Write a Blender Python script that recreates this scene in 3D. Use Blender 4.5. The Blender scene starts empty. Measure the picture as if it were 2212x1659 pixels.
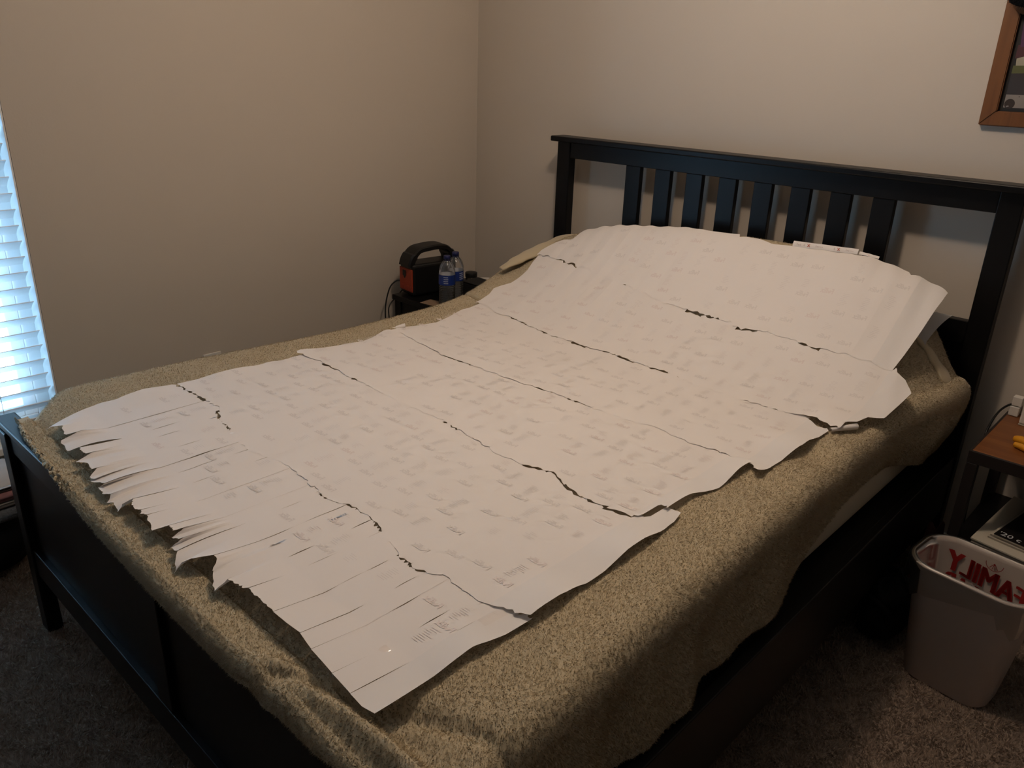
import bpy, bmesh, math, random
import numpy as np
from mathutils import Matrix, Vector
random.seed(7); rng = np.random.default_rng(11)
C = bpy.context.scene.collection
SC = bpy.context.scene

# ------------------------------------------------------------------ camera, light, exposure
LAMP_W, SKY_S, EXPO = 35.5, 10.0, 0.0
cam = bpy.data.cameras.new('camera'); co = bpy.data.objects.new('camera', cam); C.objects.link(co)
cam.sensor_width = 36.0; cam.lens = 28.1146; cam.clip_start = 0.01
r = Vector((0.72508, 0.68793, 0.03115)).normalized(); f = Vector((-0.63092, 0.68018, -0.37330)).normalized()
u = r.cross(f).normalized(); r = f.cross(u).normalized()
M = Matrix((r, u, -f)).transposed().to_4x4(); M.translation = Vector((2.1617, -2.5537, 1.4770)); co.matrix_world = M
SC.camera = co
w = bpy.data.worlds.new('overcast_sky'); SC.world = w; w.use_nodes = True
bgn = w.node_tree.nodes['Background']; bgn.inputs[0].default_value = (0.38, 0.67, 1.0, 1); bgn.inputs[1].default_value = SKY_S
vs = SC.view_settings
SC.display_settings.display_device = 'sRGB'
vs.view_transform = 'Standard'; vs.look = 'None'; vs.gamma = 1.0; vs.use_curve_mapping = False; vs.exposure = EXPO
lamp = bpy.data.lights.new('ceiling_lamp', 'POINT'); lamp.energy = LAMP_W; lamp.color = (1.0, 0.775, 0.585); lamp.shadow_soft_size = 0.075
lo = bpy.data.objects.new('ceiling_lamp', lamp); lo.location = (1.06, -1.12, 2.42); C.objects.link(lo)
por = bpy.data.lights.new('window_portal', 'AREA'); por.shape = 'RECTANGLE'; por.size = 1.7; por.size_y = 0.92; por.cycles.is_portal = True
po = bpy.data.objects.new('window_portal', por); po.location = (-0.72, -2.26, 1.20); po.rotation_euler = (0, -math.pi/2, 0); C.objects.link(po)

# ------------------------------------------------------------------ material helpers
def mat(name, col, rough=0.6, spec=0.5, metal=0.0, noise=None, bump=None, coat=0, sheen=0):
    """noise=(scale, amount): tint variation; bump=(scale, strength, distance)"""
    m = bpy.data.materials.new(name); m.use_nodes = True; nt = m.node_tree; b = nt.nodes['Principled BSDF']
    b.inputs['Base Color'].default_value = (*col, 1); b.inputs['Roughness'].default_value = rough
    b.inputs['Specular IOR Level'].default_value = spec; b.inputs['Metallic'].default_value = metal
    if coat: b.inputs['Coat Weight'].default_value = coat
    if sheen: b.inputs['Sheen Weight'].default_value = sheen
    tc = nt.nodes.new('ShaderNodeTexCoord')
    if noise:
        n = nt.nodes.new('ShaderNodeTexNoise'); n.inputs['Scale'].default_value = noise[0]; n.inputs['Detail'].default_value = 5
        nt.links.new(tc.outputs['Object'], n.inputs['Vector'])
        mx = nt.nodes.new('ShaderNodeMix'); mx.data_type = 'RGBA'
        mx.inputs['A'].default_value = (*[c*(1-noise[1]) for c in col], 1); mx.inputs['B'].default_value = (*[min(1, c*(1+noise[1])) for c in col], 1)
        nt.links.new(n.outputs['Fac'], mx.inputs['Factor']); nt.links.new(mx.outputs['Result'], b.inputs['Base Color'])
    if bump:
        n2 = nt.nodes.new('ShaderNodeTexNoise'); n2.inputs['Scale'].default_value = bump[0]; n2.inputs['Detail'].default_value = 3
        nt.links.new(tc.outputs['Object'], n2.inputs['Vector'])
        bp = nt.nodes.new('ShaderNodeBump'); bp.inputs['Strength'].default_value = bump[1]; bp.inputs['Distance'].default_value = bump[2]
        nt.links.new(n2.outputs['Fac'], bp.inputs['Height']); nt.links.new(bp.outputs['Normal'], b.inputs['Normal'])
    return m
def wood(name, c1, c2, scale, rough=0.4, axis=1):
    m = bpy.data.materials.new(name); m.use_nodes = True; nt = m.node_tree; b = nt.nodes['Principled BSDF']
    tc = nt.nodes.new('ShaderNodeTexCoord'); mp = nt.nodes.new('ShaderNodeMapping')
    s = [18, 18, 18]; s[axis] = 1.2; mp.inputs['Scale'].default_value = [k*scale for k in s]
    n = nt.nodes.new('ShaderNodeTexNoise'); n.inputs['Scale'].default_value = 2.0; n.inputs['Detail'].default_value = 6; n.inputs['Distortion'].default_value = .8
    rp = nt.nodes.new('ShaderNodeValToRGB'); rp.color_ramp.elements[0].color = (*c1, 1); rp.color_ramp.elements[1].color = (*c2, 1)
    rp.color_ramp.elements[0].position = .35; rp.color_ramp.elements[1].position = .65
    nt.links.new(tc.outputs['Object'], mp.inputs['Vector']); nt.links.new(mp.outputs['Vector'], n.inputs['Vector'])
    nt.links.new(n.outputs['Fac'], rp.inputs['Fac']); nt.links.new(rp.outputs['Color'], b.inputs['Base Color'])
    b.inputs['Roughness'].default_value = rough
    return m
def clear(name, tint, gloss=0.12, rough=0.03, milk=0.0):
    m = bpy.data.materials.new(name); m.use_nodes = True; nt = m.node_tree
    for n in list(nt.nodes):
        if n.type != 'OUTPUT_MATERIAL': nt.nodes.remove(n)
    out = [n for n in nt.nodes if n.type == 'OUTPUT_MATERIAL'][0]
    t = nt.nodes.new('ShaderNodeBsdfTransparent'); t.inputs[0].default_value = (*tint, 1)
    g = nt.nodes.new('ShaderNodeBsdfGlossy'); g.inputs['Roughness'].default_value = rough
    lw = nt.nodes.new('ShaderNodeLayerWeight'); lw.inputs['Blend'].default_value = gloss
    mx = nt.nodes.new('ShaderNodeMixShader')
    nt.links.new(lw.outputs['Fresnel'], mx.inputs[0]); src = t.outputs[0]
    if milk:
        d = nt.nodes.new('ShaderNodeBsdfDiffuse'); d.inputs[0].default_value = (.7, .7, .7, 1); m2 = nt.nodes.new('ShaderNodeMixShader'); m2.inputs[0].default_value = milk
        nt.links.new(t.outputs[0], m2.inputs[1]); nt.links.new(d.outputs[0], m2.inputs[2]); src = m2.outputs[0]
    nt.links.new(src, mx.inputs[1]); nt.links.new(g.outputs[0], mx.inputs[2]); nt.links.new(mx.outputs[0], out.inputs[0])
    return m
def paperish(name, col, trans=0.12, rough=0.75):
    m = mat(name, col, rough, 0.25, noise=(9, .02), bump=(60, .10, .001)); nt = m.node_tree; b = nt.nodes['Principled BSDF']
    out = [n for n in nt.nodes if n.type == 'OUTPUT_MATERIAL'][0]
    t = nt.nodes.new('ShaderNodeBsdfTranslucent'); t.inputs[0].default_value = (*col, 1)
    mx = nt.nodes.new('ShaderNodeMixShader'); mx.inputs[0].default_value = trans
    nt.links.new(b.outputs[0], mx.inputs[1]); nt.links.new(t.outputs[0], mx.inputs[2]); nt.links.new(mx.outputs[0], out.inputs[0])
    return m

WALL = mat('greige_paint', (.50, .45, .39), .75, .25, noise=(3, .015), bump=(160, .12, .002))
CEIL = mat('white_ceiling_paint', (.72, .71, .68), .8, .2, bump=(120, .2, .002))
TRIM = mat('white_trim_paint', (.76, .76, .74), .45, .4, noise=(5, .01))
CARPET = mat('beige_carpet', (.29, .225, .18), .95, .1, noise=(60, .25), bump=(220, .9, .01))  # bare floor colour darkened to stand in for the pile's self-shadow
PILE = mat('beige_carpet_fibre', (.375, .292, .232), .9, .1, noise=(40, .22))
BLACKWOOD = mat('black_brown_stain', (.0030, .0030, .0034), .36, .20, noise=(14, .15), bump=(90, .04, .001))
FLEECE = mat('olive_beige_fleece', (.49, .41, .28), .95, .1, noise=(22, .06), bump=(300, .2, .002), sheen=.2)
FUZZ = mat('olive_beige_fibre', (.60, .50, .34), .9, .1, noise=(25, .08))
SHEET = mat('cream_cotton', (.55, .48, .36), .85, .2, noise=(8, .05), bump=(350, .15, .001))
PILLOWC = mat('grey_white_cotton', (.50, .49, .48), .85, .2, bump=(350, .15, .001))
PAPER = paperish('white_label_paper', (.84, .79, .755))
MARGIN = paperish('unprinted_paper_margin', (.81, .775, .75))
PRINT = mat('faint_show_through_print', (.745, .695, .665), .8, .2)
PRINTR = mat('faint_pink_show_through_print', (.765, .685, .655), .8, .2)
INKR = mat('orange_red_ink', (.55, .10, .04), .6, .3)
INKG = mat('pale_pink_ink', (.55, .44, .42), .6, .3)
SLATM = mat('white_blind_slat', (.88, .88, .88), .45, .4, noise=(6, .01))
VINYL = mat('white_vinyl', (.88, .89, .89), .35, .5, noise=(6, .01))
CORD = mat('white_cord', (.75, .75, .73), .8, .2, noise=(60, .05))
GLASS = clear('window_glass', (.96, .98, .97), .04, .0)
PET = clear('clear_bottle_plastic', (.93, .93, .94), .30, .05, .07)
JARG = clear('clear_jar_glass', (.72, .73, .72), .25, .03)
FILM = clear('thin_clear_liner', (.78, .77, .75), .35, .22, .05)
CAPB = mat('blue_bottle_cap', (.006, .010, .07), .4, .5, noise=(30, .05))
LABB = mat('blue_bottle_label', (.006, .026, .17), .35, .5, noise=(30, .06))
WHITEINK = mat('white_ink', (.62, .64, .68), .6, .3, noise=(50, .05))
BLKP = mat('black_plastic', (.0045, .0045, .005), .45, .4, noise=(30, .1), bump=(400, .05, .0005))
ORANGE = mat('orange_plastic', (.32, .036, .011), .5, .4, noise=(25, .06))
DARKBOX = mat('black_cardboard', (.008, .008, .009), .7, .3, noise=(25, .15))
KRAFT = mat('brown_paper', (.22, .15, .10), .8, .2, noise=(30, .08))
TOPW = wood('orange_brown_tabletop_wood', (.15, .048, .011), (.22, .082, .021), 1.0, .42, 0)
IRON = mat('dark_bronze_metal', (.016, .012, .011), .5, .4, noise=(20, .12))
FRAMEW = wood('honey_frame_wood', (.115, .040, .009), (.155, .060, .016), 1.4, .4, 2)
CANP = mat('white_bin_plastic', (.62, .53, .48), .42, .4, noise=(12, .03), bump=(300, .06, .001))
REDINK = mat('dark_red_print', (.24, .012, .010), .55, .3, noise=(30, .08))
WHITEP = mat('white_plastic', (.66, .63, .58), .4, .5, noise=(14, .02))
NOTE = mat('ivory_cover_stock', (.50, .46, .38), .55, .35, noise=(7, .10))
MAGB = mat('black_magazine_cover', (.010, .009, .009), .35, .5, noise=(20, .2))
PAGES = mat('paper_edges', (.42, .38, .32), .85, .2, noise=(30, .1))
YEL = mat('yellow_rubber', (.62, .27, .012), .5, .4, noise=(25, .1))
BLKCLOTH = mat('black_nylon_cloth', (.006, .006, .007), .85, .2, noise=(30, .3), bump=(140, .4, .003))
MAROON = mat('dark_maroon_cloth', (.05, .016, .013), .9, .2, noise=(20, .3), bump=(120, .4, .003))
GREYKNIT = mat('grey_marled_knit', (.20, .20, .21), .9, .2, noise=(150, .6), bump=(160, .6, .004))
PINKCLOTH = mat('dusty_pink_cloth', (.24, .115, .115), .9, .2, noise=(20, .15), bump=(200, .3, .002))
CREAMCLOTH = mat('off_white_cloth', (.42, .38, .35), .9, .2, noise=(20, .1), bump=(200, .3, .002))
HATM = mat('black_fuzzy_yarn', (.008, .008, .010), .95, .1, noise=(60, .3))
TAPE = clear('glossy_clear_tape', (.985, .975, .97), .22, .06)

def soften(m, k):
    nt = m.node_tree; b = nt.nodes['Principled BSDF']; out = [n for n in nt.nodes if n.type == 'OUTPUT_MATERIAL'][0]
    t = nt.nodes.new('ShaderNodeBsdfTranslucent'); t.inputs[0].default_value = b.inputs['Base Color'].default_value
    mx = nt.nodes.new('ShaderNodeMixShader'); mx.inputs[0].default_value = k
    nt.links.new(b.outputs[0], mx.inputs[1]); nt.links.new(t.outputs[0], mx.inputs[2]); nt.links.new(mx.outputs[0], out.inputs[0])
soften(FUZZ, .45); soften(PILE, .35)
# ------------------------------------------------------------------ object helpers
def link(name, me, parent=None):
    o = bpy.data.objects.new(name, me); C.objects.link(o)
    if parent is not None: o.parent = parent
    return o
def obj(name, bm, m, parent=None, smooth=False):
    me = bpy.data.meshes.new(name); bm.normal_update(); bm.to_mesh(me); bm.free()
    for k in (m if isinstance(m, (list, tuple)) else [m]): me.materials.append(k)
    if smooth:
        for p in me.polygons: p.use_smooth = True
    return link(name, me, parent)
def pyobj(name, v, fc, m, parent=None, smooth=True, mi=None):
    me = bpy.data.meshes.new(name); me.from_pydata([tuple(map(float, q)) for q in v], [], [tuple(map(int, q)) for q in fc])
    for k in (m if isinstance(m, (list, tuple)) else [m]): me.materials.append(k)
    if smooth: me.polygons.foreach_set('use_smooth', [True]*len(me.polygons))
    if mi is not None: me.polygons.foreach_set('material_index', mi)
    me.update()
    return link(name, me, parent)
def thing(name, label, cat, loc=(0, 0, 0), group=None):
    o = bpy.data.objects.new(name, None); o.empty_display_size = .05; C.objects.link(o); o.location = loc
    return tag(o, label, cat, group)
def tag(o, label, cat, group=None):
    o['label'] = label; o['category'] = cat
    if group: o['group'] = group
    return o
def struct(o): o['kind'] = 'structure'; return o
def bx(bm, a, b, bev=0.0, seg=2, rot=None, mi=0):
    """axis-aligned box from corner a to corner b"""
    a = Vector(a); b = Vector(b)
    vs_ = bmesh.ops.create_cube(bm, size=1.0)['verts']
    bmesh.ops.scale(bm, vec=b-a, verts=vs_)
    fs = {fc for v in vs_ for fc in v.link_faces}
    if bev:
        es = list({e for v in vs_ for e in v.link_edges})
        rs = bmesh.ops.bevel(bm, geom=es, offset=bev, segments=seg, affect='EDGES', profile=.5)
        vs_ = list({v for fc in rs['faces'] for v in fc.verts} | {v for v in vs_ if v.is_valid})
        fs = {fc for v in vs_ for fc in v.link_faces}
    if rot is not None: bmesh.ops.rotate(bm, cent=(0, 0, 0), matrix=rot, verts=vs_)
    bmesh.ops.translate(bm, vec=(a+b)/2, verts=vs_)
    for fc in fs: fc.material_index = mi
    return vs_
def box(name, a, b, m, parent=None, bev=0.003, rel=None):
    bm = bmesh.new(); vv = bx(bm, a, b, bev)
    if rel is not None: bmesh.ops.translate(bm, vec=-Vector(rel), verts=bm.verts)
    return obj(name, bm, m, parent)
def lathe(bm, prof, n=28, cx=0, cy=0, mi=0, caps=False):
    rings = []
    for rr, z in prof:
        rings.append([bm.verts.new((cx+rr*math.cos(2*math.pi*k/n), cy+rr*math.sin(2*math.pi*k/n), z)) for k in range(n)])
    for A, B in zip(rings, rings[1:]):
        for k in range(n):
            fc = bm.faces.new((A[k], A[(k+1) % n], B[(k+1) % n], B[k])); fc.material_index = mi; fc.smooth = True
    if caps:
        fc = bm.faces.new(rings[0][::-1]); fc.material_index = mi
        fc = bm.faces.new(rings[-1]); fc.material_index = mi
def tube(bm, pts, rad, n=8, mi=0):
    pts = [Vector(p) for p in pts]; rings = []
    for i, p in enumerate(pts):
        d = (pts[min(i+1, len(pts)-1)]-pts[max(i-1, 0)]).normalized()
        a = d.orthogonal().normalized() if i == 0 else (a-d*a.dot(d)).normalized()
        b = d.cross(a); rr = rad[i] if isinstance(rad, (list, tuple)) else rad
        rings.append([bm.verts.new(p+rr*(a*math.cos(2*math.pi*k/n)+b*math.sin(2*math.pi*k/n))) for k in range(n)])
    for A, B in zip(rings, rings[1:]):
        for k in range(n):
            fc = bm.faces.new((A[k], A[(k+1) % n], B[(k+1) % n], B[k])); fc.smooth = True; fc.material_index = mi
    bm.faces.new(rings[0][::-1]).material_index = mi; bm.faces.new(rings[-1]).material_index = mi
def spline(P, n=10):
    P = [Vector(p) for p in P]; out = []
    for i in range(len(P)-1):
        p0, p1, p2, p3 = P[max(i-1, 0)], P[i], P[i+1], P[min(i+2, len(P)-1)]
        for k in range(n):
            t = k/n
            out.append(.5*((2*p1)+(p2-p0)*t+(2*p0-5*p1+4*p2-p3)*t*t+(3*p1-p0-3*p2+p3)*t**3))
    return out+[P[-1]]
def text_mesh(s, size=1.0, res=2, bold=0.0):
    """vertices (2-D) and faces of flat lettering, centred, cap height about size"""
    cu = bpy.data.curves.new('lettering', 'FONT'); cu.body = s; cu.size = size; cu.resolution_u = res; cu.fill_mode = 'FRONT'; cu.offset = bold
    o = bpy.data.objects.new('lettering', cu); C.objects.link(o)
    bpy.context.view_layer.update()
    me = o.evaluated_get(bpy.context.evaluated_depsgraph_get()).to_mesh()
    v = np.array([tuple(q.co)[:2] for q in me.vertices]); fc = [tuple(p.vertices) for p in me.polygons]
    o.evaluated_get(bpy.context.evaluated_depsgraph_get()).to_mesh_clear()
    bpy.data.objects.remove(o); bpy.data.curves.remove(cu)
    v = v-(v.min(0)+v.max(0))/2
    return v, fc
def blades(name, P, T, W, m, parent, nrm=None):
    """loose triangular fibres: base points P, tip vectors T, widths W"""
    n = len(P); side = np.cross(T, rng.normal(size=(n, 3))); side /= np.linalg.norm(side, axis=1)[:, None]+1e-9
    V = np.stack([P-side*W[:, None], P+side*W[:, None], P+T], 1).reshape(-1, 3)
    me = bpy.data.meshes.new(name); me.vertices.add(3*n); me.vertices.foreach_set('co', V.astype(np.float32).ravel())
    me.loops.add(3*n); me.loops.foreach_set('vertex_index', np.arange(3*n, dtype=np.int32))
    me.polygons.add(n); me.polygons.foreach_set('loop_start', np.arange(0, 3*n, 3, dtype=np.int32))
    me.materials.append(m); me.update(calc_edges=True); me.validate()
    if nrm is not None:
        me.polygons.foreach_set('use_smooth', np.ones(n, dtype=bool)); me.normals_split_custom_set_from_vertices(np.repeat(nrm, 3, axis=0).astype(np.float32))
    o = link(name, me, parent); o['kind'] = 'stuff'
    return o

# ------------------------------------------------------------------ room shell
X0, Y0, X1, Y1, ZC = -0.57, 0.10, 4.6, -5.6, 2.62
WY0, WY1, WZ0, WZ1 = -2.72, -1.802, 0.29, 2.04                     # window opening in the left wall
floor = struct(box('floor', (X0-.15, Y1-.1, -.1), (X1+.1, Y0+.1, 0), CARPET, bev=0))
struct(box('ceiling', (X0-.15, Y1-.1, ZC), (X1+.1, Y0+.1, ZC+.1), CEIL, bev=0))
bm = bmesh.new()
bx(bm, (X0-.13, WY1, 0), (X0, Y0, ZC)); bx(bm, (X0-.13, Y1, 0), (X0, WY0, ZC))
bx(bm, (X0-.13, WY0, 0), (X0, WY1, WZ0)); bx(bm, (X0-.13, WY0, WZ1), (X0, WY1, ZC))
struct(obj('wall_left', bm, WALL))
struct(box('wall_back', (X0-.13, Y0, 0), (X1, Y0+.1, ZC), WALL, bev=0))
struct(box('wall_right', (X1, Y1, 0), (X1+.1, Y0+.1, ZC), WALL, bev=0))
struct(box('wall_front', (X0-.13, Y1-.1, 0), (X1+.1, Y1, ZC), WALL, bev=0))
struct(box('baseboard_left', (X0, Y1, 0), (X0+.014, Y0, .085), TRIM, bev=.004))
struct(box('baseboard_back', (X0+.014, Y0-.014, 0), (X1, Y0, .085), TRIM, bev=.004))
# carpet pile where the floor shows
def carpet_region(n, x0, x1, y0, y1):
    p = np.c_[rng.uniform(x0, x1, n), rng.uniform(y0, y1, n), np.zeros(n)]
    return p
P = np.concatenate([carpet_region(70000, -.55, .80, -2.95, -1.90), carpet_region(80000, 1.35, 2.40, -2.00, -.10), carpet_region(330000, -.55, 3.2, -3.7, .08)])
P = P[~((P[:, 0] > .12) & (P[:, 0] < 1.45) & (P[:, 1] > -1.95))]
cl = np.stack([np.sin(P[:, 0]*60+3*np.sin(P[:, 1]*37)), np.sin(P[:, 1]*55+3*np.sin(P[:, 0]*41+1)), np.zeros(len(P))], 1)
T = np.c_[rng.normal(0, .35, (len(P), 2)), np.ones(len(P))]+cl*.6; T /= np.linalg.norm(T, axis=1)[:, None]
blades('carpet_pile', P, T*rng.uniform(.007, .013, len(P))[:, None], rng.uniform(.0012, .0022, len(P)), PILE, floor)
# window
bm = bmesh.new()
xo = X0-.128
for a, b in (((xo, WY0, WZ0), (xo+.05, WY0+.045, WZ1)), ((xo, WY1-.045, WZ0), (xo+.05, WY1, WZ1)), ((xo, WY0+.045, WZ0), (xo+.05, WY1-.045, WZ0+.05)), ((xo, WY0+.045, WZ1-.05), (xo+.05, WY1-.045, WZ1))):
    bx(bm, a, b, .004)
win = struct(obj('window_1', bm, VINYL))
for nm, z0, z1, xs in (('lower_sash', WZ0+.05, 1.22, xo+.028), ('upper_sash', 1.18, WZ1-.05, xo+.004)):
    bm = bmesh.new(); ya, yb = WY0+.045, WY1-.045
    for a, b in (((ya, z0), (ya+.04, z1)), ((yb-.04, z0), (yb, z1)), ((ya+.04, z0), (yb-.04, z0+.04)), ((ya+.04, z1-.04), (yb-.04, z1))):
        bx(bm, (xs, a[0], a[1]), (xs+.02, b[0], b[1]), .003)
    bx(bm, (xs+.004, (ya+yb)/2-.008, z0+.04), (xs+.016, (ya+yb)/2+.008, z1-.04))
    sa = obj(nm, bm, VINYL, win)
    box('pane', (xs+.008, ya+.04, z0+.04), (xs+.012, yb-.04, z1-.04), GLASS, sa, 0)
struct(box('trim_1', (X0-.078, WY0, WZ0-.02), (X0+.03, WY1, WZ0+.006), TRIM, bev=.004))   # window stool
struct(box('trim_2', (X0-.078, WY1-.006, WZ0+.006), (X0-.002, WY1-.0005, WZ1), VINYL, bev=.001)); struct(box('trim_3', (X0-.078, WY0+.0005, WZ0+.006), (X0-.002, WY0+.006, WZ1), VINYL, bev=.001))
# blind
bl = thing('window_blind', 'white horizontal slat blind tilted half open in the window left of the bed', 'blind', (X0-.03, (WY0+WY1)/2, WZ0))
bc = Vector(bl.location)
def slat_mesh():
    bm = bmesh.new(); L = (WY1-WY0)/2-.013; n = 6; wd = .0255
    top = []
    for s in (-1, 1):
        top.append([bm.verts.new((wd*(2*k/n-1), s*L, .0025*(1-(2*k/n-1)**2)+.0013)) for k in range(n+1)])
    bot = []
    for s in (-1, 1):
        bot.append([bm.verts.new((wd*(2*k/n-1), s*L, .0025*(1-(2*k/n-1)**2)-.0013)) for k in range(n+1)])
    for k in range(n):
        bm.faces.new((top[0][k], top[0][k+1], top[1][k+1], top[1][k])); bm.faces.new((bot[0][k], bot[1][k], bot[1][k+1], bot[0][k+1]))
        for i in (0, 1): bm.faces.new((top[i][k], bot[i][k], bot[i][k+1], top[i][k+1]))
    for k in (0, n): bm.faces.new((top[0][k], top[1][k], bot[1][k], bot[0][k]))
    bmesh.ops.rotate(bm, cent=(0, 0, 0), matrix=Matrix.Rotation(math.radians(-37), 3, 'Y'), verts=bm.verts)
    bmesh.ops.recalc_face_normals(bm, faces=bm.faces)
    me = bpy.data.meshes.new('slat'); bm.to_mesh(me); bm.free(); me.materials.append(SLATM); return me
sm = slat_mesh(); zz = .3381; nsl = 0
while zz < WZ1-.07:
    o = link('slat', sm, bl); o.location = (0, 0, zz-WZ0); zz += .0477; nsl += 1
box('bottom_rail', (-.014, WY0+.008-bc.y, .012), (.014, WY1-.008-bc.y, .034), SLATM, bl, .003)
box('head_rail', (-.028, WY0+.005-bc.y, WZ1-WZ0-.05), (.028, WY1-.005-bc.y, WZ1-WZ0-.002), SLATM, bl, .003)
for yy in (WY0+.16, WY1-.16):
    bm = bmesh.new(); tube(bm, [(.0215, yy-bc.y, .03), (.0215, yy-bc.y, WZ1-WZ0-.05)], .0011, 6); tube(bm, [(-.0215, yy-bc.y, .03), (-.0215, yy-bc.y, WZ1-WZ0-.05)], .0011, 6)
    obj('ladder_cord', bm, CORD, bl)

# ------------------------------------------------------------------ bed surfaces
def sstep(a, b, v):
    t = np.clip((v-a)/(b-a), 0, 1); return t*t*(3-2*t)
PIL_Y = [-9, -.74, -.68, -.60, -.50, -.42, -.34, -.26, -.18, -.12, -.06, .02]
PIL_Z = [0, 0, .003, .016, .047, .083, .130, .190, .258, .300, .318, .318]
def sinterp(v, xs, ys):
    q = 0
    for k in (-.02, -.01, 0, .01, .02): q = q+.2*np.interp(np.asarray(v, float)+k, xs, ys)
    return q
def paper_z(x, y):
    return .653+sinterp(y, PIL_Y, PIL_Z)*sinterp(x, [-.05, .02, .06, .12, .20, .32, .43, .71, 1.0, 1.3, 1.45, 1.56, 1.64], [.40, .48, .53, .60, .70, .82, .89, 1.0, 1.01, 1.01, .95, .83, .70])
def bed_z(x, y):
    x = np.asarray(x, float); y = np.asarray(y, float)
    z = .646+sinterp(y, PIL_Y, PIL_Z)*sinterp(x, [-.05, .02, .06, .12, .20, .32, .43, .71, 1.0, 1.3, 1.40, 1.47, 1.55, 1.60, 1.64], [.36, .45, .51, .58, .68, .80, .87, .98, .99, .99, .92, .74, .40, .14, 0])
    z = z+.003*np.sin(7*x+2*y)*np.sin(5*y+1)-.003
    z = z-.016*sstep(-1.90, -2.05, y)-np.exp(-((y+2.048)/.022)**2)*.010
    z = z+np.exp(-((y+2.098-.024*sstep(1.2, 1.55, x))/.020)**2)*(.002+.030*sstep(1.15, 1.5, x))
    wr = sstep(1.40, 1.52, x)                                      # soft puckers along the right side and the foot corner
    z = z+wr*.005*np.sin(26*y+9*x)*np.exp(-((y+.85)/.30)**2)
    z = z+.012*np.exp(-((x-1.30-(y+2.08)*1.6)/.030)**2)*sstep(-1.93, -2.05, y)-.012*np.exp(-((x-1.40-(y+2.05)*2.2)/.028)**2)*sstep(-1.86, -2.0, y)
    z = z-.022*np.exp(-((y+.545+.25*(x-.1))/.007)**2)*sstep(.24, .16, x)          # crease where the pillow starts, left
    return z

# ------------------------------------------------------------------ bed frame
bed = thing('bed_frame', 'black-brown wooden bed frame with slatted headboard and panelled footboard', 'bed', (.8325, -1.05, 0))
bo = Vector(bed.location)
def bb(name, a, b, bev=.003): return box(name, a, b, BLACKWOOD, bed, bev, rel=bo)
W = 1.665
bb('headboard_post', (0, 0, 0), (.0638, .04, 1.19)); bb('headboard_post', (W-.0638, 0, 0), (W, .04, 1.19))
bb('headboard_cap', (-.015, -.03, 1.19), (W+.015, .052, 1.2105), .004)
bb('top_rail', (.0638, .004, 1.1284), (W-.0638, .034, 1.19), .002)
g, s = .0665, .0657
x = W/2-(7*g/2+6*s/2)-s
for k in range(8):
    bb('slat', (x, .008, .80), (x+s, .030, 1.1290), .002); x += g+s
bb('lower_rail', (.0638, .004, .745), (W-.0638, .034, .8132), .002)
bb('head_panel', (.0638, .012, .26), (W-.0638, .030, .75), .001)
for xa in (.02, W-.02-.05): bb('foot_post', (xa, -2.112, 0), (xa+.05, -2.074, .597))
bb('footboard_cap', (-.012, -2.108, .597), (W+.012, -2.060, .617), .004)
bb('foot_top_rail', (.07, -2.103, .545), (W-.07, -2.078, .597), .002)
bb('foot_bottom_rail', (.07, -2.106, .185), (W-.07, -2.078, .262), .002)
bb('foot_stile', (W/2-.03, -2.105, .262), (W/2+.03, -2.078, .545), .002)
bb('foot_panel', (.07, -2.092, .262), (W/2-.03, -2.078, .545), .001)
bb('foot_panel', (W/2+.03, -2.092, .262), (W-.07, -2.078, .545), .001)
bb('side_rail', (.005, -2.074, .20), (.03, 0, .395)); bb('side_rail', (W-.03, -2.074, .20), (W-.005, 0, .395))
bb('light_block_board', (.03, -2.074, .33), (W-.03, -.005, .372), .002)  # unseen board added under the mattress to block light

# ------------------------------------------------------------------ mattress, pillow
bm = bmesh.new(); bx(bm, (.075, -2.045, .374), (1.585, -.012, .600), .045, 4)
mt = obj('mattress', bm, SHEET, smooth=True); tag(mt, 'cream sheeted mattress showing between the beige blanket hem and the black side rail', 'mattress')
def pillow():
    n, m_ = 40, 28; V = []; F = []
    cx, cy, hx, hy = 1.20, -.235, .365, .205
    for side in (1, -1):
        for i in range(n+1):
            for j in range(m_+1):
                a, b = 2*i/n-1, 2*j/m_-1
                pinch = 1-.06*(1-abs(a)**4)*abs(b)-.0
                X = cx+a*hx*(1-.05*(1-b**4)); Y = cy+b*hy*(1-.07*(1-a**4))
                th = .085*((1-a*a)*(1-b*b))**.45
                base = .735+.055*(b+.2)+.03*a*a*(b > 0)*b
                zt = base+side*th
                lim = float(bed_z(X, Y))-.012
                if not (a > .86 and b > .3): zt = min(zt, lim)
                V.append((X, Y, zt))
    K = (n+1)*(m_+1)
    for s_ in (0, 1):
        for i in range(n):
            for j in range(m_):
                q = [s_*K+i*(m_+1)+j, s_*K+(i+1)*(m_+1)+j, s_*K+(i+1)*(m_+1)+j+1, s_*K+i*(m_+1)+j+1]
                F.append(q if s_ == 0 else q[::-1])
    o = pyobj('pillow', V, F, PILLOWC); return o
tag(pillow(), 'grey white pillow corner sticking out beside the right headboard post', 'pillow')

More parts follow.
